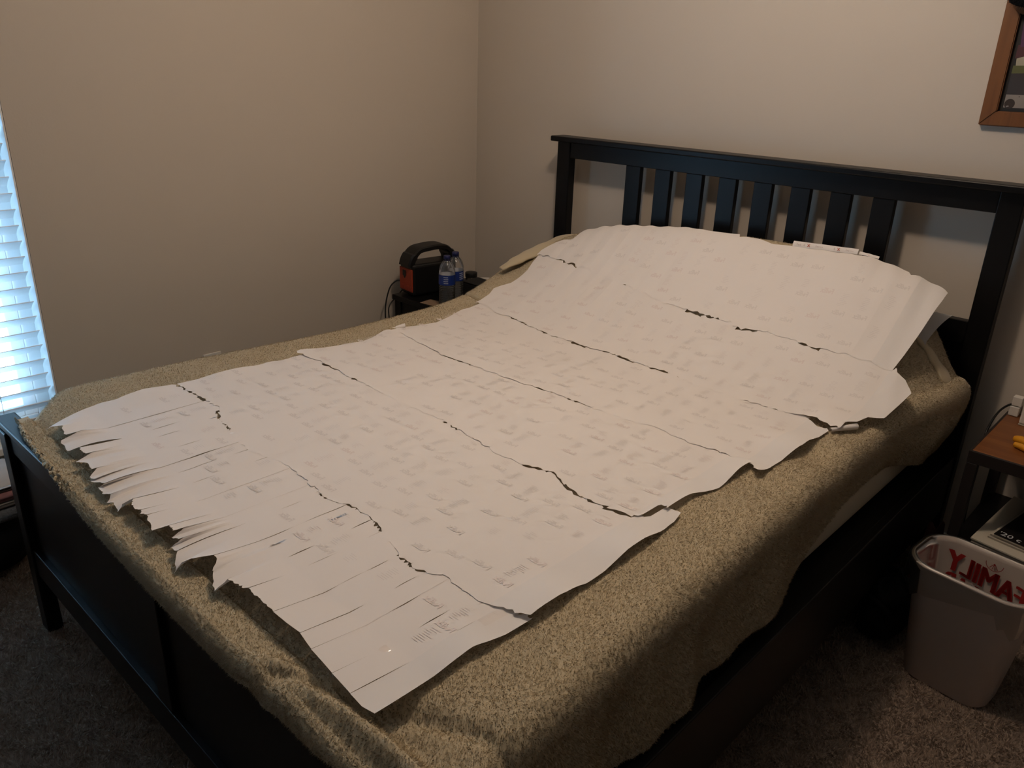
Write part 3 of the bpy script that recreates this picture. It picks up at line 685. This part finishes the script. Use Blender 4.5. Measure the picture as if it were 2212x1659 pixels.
# bottles
def bottle(loc, label, fill):
    t = thing('water_bottle', label, 'bottle', loc, 'bottles on the black bedside table')
    prof = [(.018, .002), (.029, .001), (.0325, .008)]
    for k in range(9):
        z = .012+k*.0095; prof += [(.0330, z), (.0330, z+.006), (.0312, z+.0078)]
    prof += [(.0330, .100), (.0330, .146), (.0322, .152), (.0285, .166), (.0215, .178), (.0145, .186), (.0125, .190), (.0125, .196)]
    bm = bmesh.new(); lathe(bm, prof, 36); obj('body', bm, PET, t, True)
    bm = bmesh.new(); lathe(bm, [(.0337, .092), (.0337, .132)], 40); lathe(bm, [(.0325, .133), (.0325, .092)], 40, mi=1)
    for row_ in range(4):                                          # rows of small white print
        for k in range(5):
            a = -1.15+.11*k+ (0 if row_ % 2 else .03); z = .099+row_*.008
            bw = .040; c = [( .03395*math.cos(a), .03395*math.sin(a)), (.03395*math.cos(a+bw*2), .03395*math.sin(a+bw*2))]
            fc = bm.faces.new([bm.verts.new((c[0][0], c[0][1], z)), bm.verts.new((c[1][0], c[1][1], z)), bm.verts.new((c[1][0], c[1][1], z+.0028)), bm.verts.new((c[0][0], c[0][1], z+.0028))]); fc.material_index = 1
    obj('label_band', bm, [LABB, WHITEINK], t)['label'] = 'blue wraparound label with white print'
    bm = bmesh.new(); lathe(bm, [(.0001, .2068), (.0125, .2068), (.0140, .2055), (.0142, .193), (.0136, .1925)], 30); lathe(bm, [(.0140, .1905), (.0142, .1875), (.0128, .1865)], 30); obj('cap', bm, CAPB, t, True)['label'] = 'dark blue screw cap'
    bm = bmesh.new(); lathe(bm, [(.0001, .003), (.0290, .004), (.0300, .012), (.0305, fill), (.0001, fill)], 30); obj('water', bm, clear_water, t, True)
    return t
clear_water = clear('water_in_bottle', (.83, .85, .86), .10, .0)
b1 = bottle((-.171, -.443, ZT), 'nearer clear water bottle with blue label and cap beside the power station', .060)
b2 = bottle((-.199, -.371, ZT), 'farther clear water bottle behind the other one with blue label and cap', .085)
b2.rotation_euler = (0, 0, .9)
# jars, box, paper
j = thing('glass_jar', 'small clear jar with black lid behind the water bottles', 'jar', (-.320, -.165, ZT))
bm = bmesh.new(); lathe(bm, [(.0001, .001), (.023, .001), (.0255, .005), (.0255, .040), (.022, .046), (.022, .052)], 28); obj('body', bm, JARG, j, True)
bm = bmesh.new(); lathe(bm, [(.0262, .046), (.0268, .048), (.0268, .064), (.0255, .066), (.0001, .066)], 28); obj('lid', bm, BLKP, j)['label'] = 'black lid'
j = thing('lidded_tub', 'small round tub with white lid at the right of the black lidded jar', 'jar', (-.247, -.150, ZT))
bm = bmesh.new(); lathe(bm, [(.0001, .001), (.026, .001), (.027, .040)], 28); obj('body', bm, DARKBOX, j, True)
bm = bmesh.new(); lathe(bm, [(.0278, .036), (.0282, .046), (.027, .049), (.0001, .0495)], 28); obj('lid', bm, WHITEP, j)['label'] = 'white lid'
bm = bmesh.new(); bx(bm, (-.238, -.300, ZT+.001), (-.092, -.205, ZT+.062), .004)
o = obj('storage_box', bm, DARKBOX); tag(o, 'low black box between the water bottles and the pillow', 'box')
o = box('lid_flap', (-.239, -.301, ZT+.0635), (-.091, -.204, ZT+.0665), DARKBOX, o, .001)
bm = bmesh.new(); bx(bm, (-.275, -.497, ZT+.001), (-.185, -.432, ZT+.0025), 0, rot=Matrix.Rotation(.12, 3, 'Z'))
tag(obj('paper_sleeve', bm, KRAFT), 'flat brown paper piece in front of the water bottles', 'paper')
# outlet on the left wall
ol = thing('wall_outlet', 'white outlet cover plate on the left wall just above the bed edge', 'outlet', (X0, -1.265, .378))
bm = bmesh.new(); bx(bm, (0, -.035, -.057), (.006, .035, .057), .002); obj('cover_plate', bm, WHITEP, ol)
for zc in (-.02, .02):
    bm = bmesh.new(); bx(bm, (.005, -.016, zc-.013), (.0075, .016, zc+.013), .002); obj('receptacle', bm, WHITEP, ol)

# ------------------------------------------------------------------ right bedside table and what is on it
nr_ = thing('side_table', 'wood topped side table with dark metal legs right of the bed', 'nightstand', (1.98, -.10, 0))
no = Vector(nr_.location)
box('tabletop', (1.752, -.286, ZT-.010), (2.205, .088, ZT), TOPW, nr_, .002, no)['label'] = 'orange brown wooden top'
bm = bmesh.new()
for a, b in (((1.746, -.294, ZT-.035), (2.211, -.282, ZT-.001)), ((1.746, .084, ZT-.035), (2.211, .094, ZT-.001)), ((1.746, -.282, ZT-.035), (1.756, .084, ZT-.001)), ((2.201, -.282, ZT-.035), (2.211, .084, ZT-.001))): bx(bm, a, b, .001)
bmesh.ops.translate(bm, vec=-no, verts=bm.verts); obj('top_frame', bm, IRON, nr_)
for xa in (1.746, 2.183):
    for ya in (-.294, .066): box('leg', (xa, ya, 0), (xa+.028, ya+.028, ZT-.035), IRON, nr_, .002, no)
box('lower_shelf', (1.760, -.282, .268), (2.195, .085, .284), BLACKWOOD, nr_, .002, no)
# things on top
dv = thing('charging_dock', 'white two part charging stand at the back edge of the wooden side table', 'charger', (1.770, .03, ZT))
bm = bmesh.new(); bx(bm, (-.016, -.012, .001), (.010, .012, .030), .002); bmesh.ops.translate(bm, vec=(0, .035, 0), verts=bm.verts); obj('front_block', bm, WHITEP, dv)
bm = bmesh.new(); bx(bm, (-.014, -.012, .032), (.012, .012, .060), .002); bmesh.ops.translate(bm, vec=(0, .037, 0), verts=bm.verts); obj('upper_block', bm, WHITEP, dv)
bm = bmesh.new(); bx(bm, (1.795, -.005, ZT+.004), (1.90, .075, ZT+.075), .005)
o = obj('speaker_box', bm, WHITEP); tag(o, 'white box at the right edge on the wooden side table', 'box')
bm = bmesh.new(); bx(bm, (1.795, -.006, ZT+.0005), (1.90, .076, ZT+.004), .001); obj('base', bm, PAGES, o)
bm = bmesh.new(); tube(bm, spline([(1.775, .062, ZT+.031), (1.757, .060, ZT+.034), (1.738, .03, ZT+.018), (1.731, -.02, ZT-.01), (1.732, -.06, ZT-.05), (1.735, -.07, .38), (1.738, -.05, .20)], 8), .0032)
tag(obj('charger_cable', bm, BLKP), 'black cable looping from the white charging stand over the table edge', 'cable')
bm = bmesh.new()
for q, rr in ((((1.818, -.150, ZT+.012), (1.850, -.165, ZT+.016), (1.90, -.20, ZT+.012)), .012), (((1.826, -.185, ZT+.010), (1.86, -.20, ZT+.010), (1.90, -.245, ZT+.010)), .009)):
    pp = spline(q, 6); tube(bm, pp, [rr*(.5+.5*math.sin(math.pi*min(.5, .12+k/len(pp)))) for k in range(len(pp))], 10)
tag(obj('rubber_glove', bm, YEL, None, True), 'bright yellow rubber item on the wooden side table', 'glove')
# lower shelf
nb = thing('notebook', 'ivory covered ring binder at the left on the lower shelf of the wooden side table', 'notebook', (1.815, -.27, .285))
def prism(bm, pts, z0, z1, mi=0):
    a = [bm.verts.new((*p, z0)) for p in pts]; b = [bm.verts.new((*p, z1)) for p in pts]
    bm.faces.new(a[::-1]).material_index = mi; bm.faces.new(b).material_index = mi
    for k in range(len(pts)): bm.faces.new((a[k], a[(k+1) % len(pts)], b[(k+1) % len(pts)], b[k])).material_index = mi
lo_ = Vector((1.815, -.27))
cp = [(1.806, -.300), (2.02, -.335), (2.06, .02), (1.83, .05)]
bm = bmesh.new(); prism(bm, [(a-lo_.x, b-lo_.y) for a, b in cp], .018, .022); obj('cover', bm, NOTE, nb)
bm = bmesh.new(); prism(bm, [(a*.98+.02*1.93-lo_.x, b*.98-.02*.14-lo_.y) for a, b in cp], .0045, .0175); obj('pages', bm, PAGES, nb)
bm = bmesh.new(); prism(bm, [(a-lo_.x, b-lo_.y) for a, b in cp], .001, .004); obj('back_cover', bm, NOTE, nb)
def mag(z, dx, dy, rot, label, m, withtext=False):
    t = thing('magazine', label, 'magazine', (1.965+dx, -.16+dy, z), 'magazines on the lower shelf'); t.rotation_euler = (0, 0, rot)
    bm = bmesh.new(); bx(bm, (-.105, -.135, .0003), (.105, .135, .0045), .0005); obj('pages', bm, PAGES, t)
    bm = bmesh.new(); bx(bm, (-.106, -.136, .0048), (.106, .136, .0058), .0003); c = obj('cover', bm, m, t)
    if withtext:
        v, fc = text_mesh("'20 c", .030, 3); v = v-np.array([v[:, 0].min(), 0])
        pyobj('cover_title', [(-.098+q[0], -.116+q[1], .0062) for q in v], fc, WHITEINK, t, False)
    return t
mag(.3075, -.002, .01, -.15, 'lowest magazine under the black covered ones on the ivory binder', PAGES)
mag(.3138, .004, .012, -.17, 'middle magazine of the stack on the ivory binder', NOTE)
mag(.3200, .012, .008, -.16, "top black magazine with white '20 title on the side table lower shelf", MAGB, True)

# ------------------------------------------------------------------ waste bin with clear liner
cn = thing('waste_bin', 'white plastic waste bin with clear liner printed in red beside the side table', 'bin', (1.880, -.515, 0))
cn.rotation_euler = (0, 0, math.radians(-6))
def rr_ring(hx, hy, rad, n=8):
    P_ = []
    for sx, sy, a0 in ((1, 1, 0), (-1, 1, 90), (-1, -1, 180), (1, -1, 270)):
        for k in range(n+1):
            a = math.radians(a0+90*k/n); P_.append((sx*(hx-rad)+rad*math.cos(a), sy*(hy-rad)+rad*math.sin(a)))
    return P_
def loft(bm, levels, n=8, close0=False, mi=0):
    rings = [[bm.verts.new((*p, z)) for p in rr_ring(hx, hy, rad, n)] for hx, hy, rad, z in levels]
    for A_, B2 in zip(rings, rings[1:]):
        L_ = len(A_)
        for k in range(L_): fc = bm.faces.new((A_[k], A_[(k+1) % L_], B2[(k+1) % L_], B2[k])); fc.smooth = True; fc.material_index = mi
    if close0: bm.faces.new(rings[0][::-1]).material_index = mi
HZ = .345
bm = bmesh.new(); loft(bm, [(.098, .070, .045, .001), (.104, .075, .048, .006), (.140, .096, .066, HZ-.012), (.143, .099, .068, HZ-.006), (.150, .104, .072, HZ-.006), (.152, .106, .074, HZ-.002), (.150, .104, .072, HZ), (.142, .097, .066, HZ), (.139, .094, .064, HZ-.012), (.103, .073, .046, .010), (.096, .068, .044, .006)], close0=True); bmesh.ops.recalc_face_normals(bm, faces=bm.faces)
obj('body', bm, CANP, cn)
bm = bmesh.new(); loft(bm, [(.100, .070, .044, .020), (.118, .081, .054, .15), (.135, .0905, .062, HZ-.02), (.139, .095, .065, HZ+.002), (.146, .101, .070, HZ+.0045), (.1545, .1085, .076, HZ+.002), (.1560, .110, .077, HZ-.012)])
rg = [v for v in bm.verts if abs(v.co.z-(HZ-.012)) < 1e-5]
n = len(rg); lower = []
for k in range(n):
    v = rg[k].co; drop = .060+.018*math.sin(k*1.1)+.014*math.sin(k*2.7+1); flare = 1.0+.035*math.sin(k*1.9)
    lower.append(bm.verts.new((v.x*flare*.985, v.y*flare*.985, HZ-.012-drop)))
rg.sort(key=lambda v: math.atan2(v.co.y, v.co.x)); lower.sort(key=lambda v: math.atan2(v.co.y, v.co.x))
for k in range(n):
    try: bm.faces.new((rg[k], rg[(k+1) % n], lower[(k+1) % n], lower[k])).smooth = True
    except ValueError: pass
liner = obj('liner', bm, FILM, cn); liner['label'] = 'thin clear plastic liner folded over the rim'
# red lettering on the far inside wall, read from behind
V, F = [], []
for s, zc, cap, wdt in (('FAMILY', .276, .056, .190), ('DOLLAR', .214, .056, .190)):
    v, fc = text_mesh(s, .06, 3); v = v*np.array([-wdt/np.ptp(v[:, 0]), cap/np.ptp(v[:, 1])])
    # thicken the strokes by stacking slightly shifted copies
    for dx in (-.003, -.0015, 0, .0015, .003):
        n0 = len(V)
        for q in v:
            px = q[0]+dx-.006; z = zc+q[1]-.15*(q[0]); zl = [.02, .15, HZ-.02, HZ+.002]
            hx, hy, rd = (np.interp(z, zl, c_) for c_ in ((.100, .118, .135, .139), (.070, .081, .0905, .095), (.044, .054, .062, .065)))
            ex = min(max(abs(px)-(hx-rd), 0), rd*.999); V.append((px, hy-rd+math.sqrt(rd*rd-ex*ex)-.0022, z))
        F += [tuple(n0+i for i in q) for q in fc]
pyobj('liner_lettering', V, F, REDINK, cn, False)['label'] = 'big red mirrored lettering'
bm = bmesh.new(); zc = .312
for rr0, rr1 in ((.020, .0215), ):
    ra, rb = [], []
    for k in range(33):
        a = math.pi+math.pi*k/32; ra.append(bm.verts.new((.005+rr0*math.cos(a), .0885, zc+.012+rr0*math.sin(a)))); rb.append(bm.verts.new((.005+rr1*math.cos(a), .0885, zc+.012+rr1*math.sin(a))))
    for k in range(32): bm.faces.new((ra[k], ra[k+1], rb[k+1], rb[k]))
for a in (-.6, -.2, .2, .6):
    ca, sa = math.sin(a), -math.cos(a); p = Vector((.005, .0885, zc+.012)); q = p+Vector((ca*.018, 0, sa*.018)); sd = Vector((-sa, 0, ca))*.0007
    bm.faces.new([bm.verts.new(k) for k in (p+sd, p-sd, q-sd, q+sd)])
obj('liner_emblem', bm, REDINK, cn)['label'] = 'small dark red round emblem'

# ------------------------------------------------------------------ dark bag and cloth beside the bin
def lump(name, c, hx, hy, h, m, seed, label, cat, nu=36, nv=16, rough_=.14, flat=.5):
    r_ = np.random.default_rng(seed); ph = r_.uniform(0, 6.28, (6, 2)); fr = r_.integers(2, 6, (6, 2))
    V, F = [], []
    for b in range(nv+1):
        t = b/nv; el = -math.pi/2+math.pi*t
        for k in range(nu):
            a = 2*math.pi*k/nu
            d = 1+sum(rough_/(1+q*.6)*math.sin(fr[q, 0]*a+ph[q, 0])*math.sin(fr[q, 1]*el*1.2+ph[q, 1]) for q in range(6))
            ce = max(math.cos(el), 0)**.6; z = math.sin(el)
            zz_ = h*.5*(1+np.sign(z)*abs(z)**.75*(d if z > 0 else 1))
            V.append((c[0]+hx*ce*d*math.cos(a), c[1]+hy*ce*d*math.sin(a), c[2]+max(zz_, .001)))
    for b in range(nv):
        for k in range(nu): F.append((b*nu+k, b*nu+(k+1) % nu, (b+1)*nu+(k+1) % nu, (b+1)*nu+k))
    o = pyobj(name, V, F, m); return tag(o, label, cat)
bg = lump('backpack', (1.672, -.440, 0), .062, .105, .17, BLKCLOTH, 4, 'black slumped bag on the carpet between the bed and the white bin', 'bag')
bm = bmesh.new(); tube(bm, spline([(1.63, -.50, .13), (1.66, -.545, .155), (1.70, -.55, .14), (1.72, -.53, .10)], 8), .008, 8); obj('strap', bm, BLKCLOTH, bg)
bm = bmesh.new(); tube(bm, spline([(1.655, -.40, .168), (1.69, -.43, .20), (1.725, -.45, .165)], 8), .006, 8); obj('handle', bm, BLKCLOTH, bg)
lump('crumpled_cloth', (1.700, -.20, 0), .036, .09, .22, MAROON, 9, 'dark maroon cloth heap behind the black slumped bag', 'cloth', rough_=.22)

# ------------------------------------------------------------------ framed picture
pf = thing('framed_picture', 'honey wood framed picture on the back wall above the right of the headboard', 'picture', (1.484, Y0, 1.352))
FW, FH, FB = .62, .325, .040
def stick(name, pts, d0, d1):
    bm = bmesh.new(); a = [bm.verts.new((p[0], -d0, p[1])) for p in pts]; b = [bm.verts.new((p[0], -d1, p[1])) for p in pts]
    bm.faces.new(a); bm.faces.new(b[::-1])
    for k in range(len(pts)): bm.faces.new((a[k], b[k], b[(k+1) % len(pts)], a[(k+1) % len(pts)]))
    bmesh.ops.recalc_face_normals(bm, faces=bm.faces); bmesh.ops.bevel(bm, geom=list(bm.edges), offset=.0025, segments=2, affect='EDGES')
    return obj(name, bm, FRAMEW, pf)
stick('frame_side', [(0, 0), (FB, FB), (FB, FH-FB), (0, FH)], 0, .020); stick('frame_side', [(FW, 0), (FW, FH), (FW-FB, FH-FB), (FW-FB, FB)], 0, .020)
stick('frame_rail', [(0, 0), (FW, 0), (FW-FB, FB), (FB, FB)], 0, .020); stick('frame_rail', [(0, FH), (FB, FH-FB), (FW-FB, FH-FB), (FW, FH)], 0, .020)
def flat(polys, name, m, y):
    bm = bmesh.new()
    for P_ in polys: bm.faces.new([bm.verts.new((p[0], y, p[1])) for p in P_])
    return bm
cols = {'backing': mat('picture_black_border', (.004, .003, .003), .5), 'plum': mat('picture_plum', (.055, .012, .05), .5, noise=(30, .3)), 'wine': mat('picture_wine', (.05, .008, .012), .5, noise=(30, .3)),
        'ivory': mat('picture_ivory', (.30, .27, .20), .5, noise=(30, .1)), 'green': mat('picture_green', (.075, .08, .02), .5, noise=(40, .3)), 'grey': mat('picture_charcoal', (.022, .017, .018), .5, noise=(25, .25)),
        'pale': mat('picture_pale_grey', (.20, .175, .155), .5, noise=(25, .12)), 'brown': mat('picture_brown', (.022, .012, .007), .5, noise=(60, .4))}
bm = bmesh.new(); bx(bm, (FB-.004, -.008, FB-.004), (FW-FB+.004, -.003, FH-FB+.004), 0); pr = obj('print', bm, [cols[k] for k in cols], pf)
pr['label'] = 'colourful print with dark border'
bm = bmesh.new(); K = list(cols)
def pol(k, pts, dy=0):
    fc = bm.faces.new([bm.verts.new((p[0], -.0086-dy, p[1])) for p in pts]); fc.material_index = K.index(k)
x0_, x1_ = FB+.010, FW-FB-.010; z0_, z1_ = FB+.010, FH-FB-.010
pol('pale', [(x0_, z0_), (x1_, z0_), (x1_, z0_+.036), (x0_, z0_+.034)]); pol('grey', [(x0_, z0_+.034), (x1_, z0_+.036), (x1_, .150), (x0_+.10, .142), (x0_, .138)])
pol('green', [(x0_, .138), (x0_+.10, .142), (x1_, .150), (x1_, .172), (x0_, .158)]); pol('ivory', [(x0_+.006, .158), (x1_, .172), (x1_, .188), (x0_+.03, .184), (x0_+.004, .176)], .0002)
pol('wine', [(x0_, .176), (x0_+.03, .184), (x1_, .188), (x1_, .225), (x0_, .210)], -.0001); pol('plum', [(x0_+.006, .205), (x1_, .220), (x1_, z1_), (x0_, z1_), (x0_+.002, .24)], .0002)
pol('brown', [(x0_+.014+.013*math.cos(a), z0_+.010+.013*math.sin(a)) for a in np.linspace(0, 6.28, 18, endpoint=False)], .0004)
pol('pale', [(x0_+.008, z0_+.001), (x0_+.014, z0_+.003), (x0_+.012, z0_+.006), (x0_+.006, z0_+.004)], .0006)
pol('brown', [(x0_+.032, z0_+.028), (x0_+.0345, z0_+.028), (x0_+.0345, z0_+.0305), (x0_+.032, z0_+.0305)], .0004)
obj('print_area', bm, [cols[k] for k in cols], pr)
# fuzzy dark hat hung over the top corner
ht = lump('knit_hat', (1.585, .036, 1.648), .100, .030, .13, HATM, 21, 'black fuzzy knit hat hung over the top corner of the framed picture', 'hat', 30, 16, .08)
n_ = 5000; ang = rng.uniform(0, 6.28, n_); el = np.arcsin(rng.uniform(-1, 1, n_))
Pn = np.c_[1.585+.098*np.cos(el)*np.cos(ang), .036-np.abs(.034*np.cos(el)*np.sin(ang)), 1.713+.066*np.sin(el)]
Tn = np.c_[np.cos(el)*np.cos(ang), -.6*np.abs(np.cos(el)*np.sin(ang)), np.sin(el)]+rng.normal(0, .5, (n_, 3))
blades('yarn_fuzz', Pn, Tn*.010, np.full(n_, .0006), HATM, ht)

# ------------------------------------------------------------------ things on the floor under the window
lump('duffel_bag', (-.38, -2.16, 0), .12, .16, .165, BLKCLOTH, 31, 'black duffel bag on the carpet under the window beyond the footboard', 'bag', rough_=.07)
def folded(name, z0, z1, m, label, seed, dx=0, dy=0):
    bm = bmesh.new(); bx(bm, (-.47+dx, -2.24+dy, z0), (-.275+dx, -2.005+dy, z1), (z1-z0)*.42, 3)
    r_ = random.Random(seed)
    for v in bm.verts: v.co += Vector((r_.uniform(-.006, .006), r_.uniform(-.006, .006), 0))
    return tag(obj(name, bm, m, None, True), label, 'clothes', 'folded clothes on the black bag')
folded('folded_sweater', .176, .222, GREYKNIT, 'grey marled knit folded lowest on the black duffel bag', 1)
folded('folded_shirt', .224, .240, CREAMCLOTH, 'off white folded shirt on top of the grey knit', 2, -.005)
folded('folded_shirt', .242, .272, PINKCLOTH, 'dusty pink folded shirt on the off white one', 3, .0)
folded('folded_shirt', .274, .290, CREAMCLOTH, 'topmost off white folded shirt above the dusty pink one', 4, -.01)
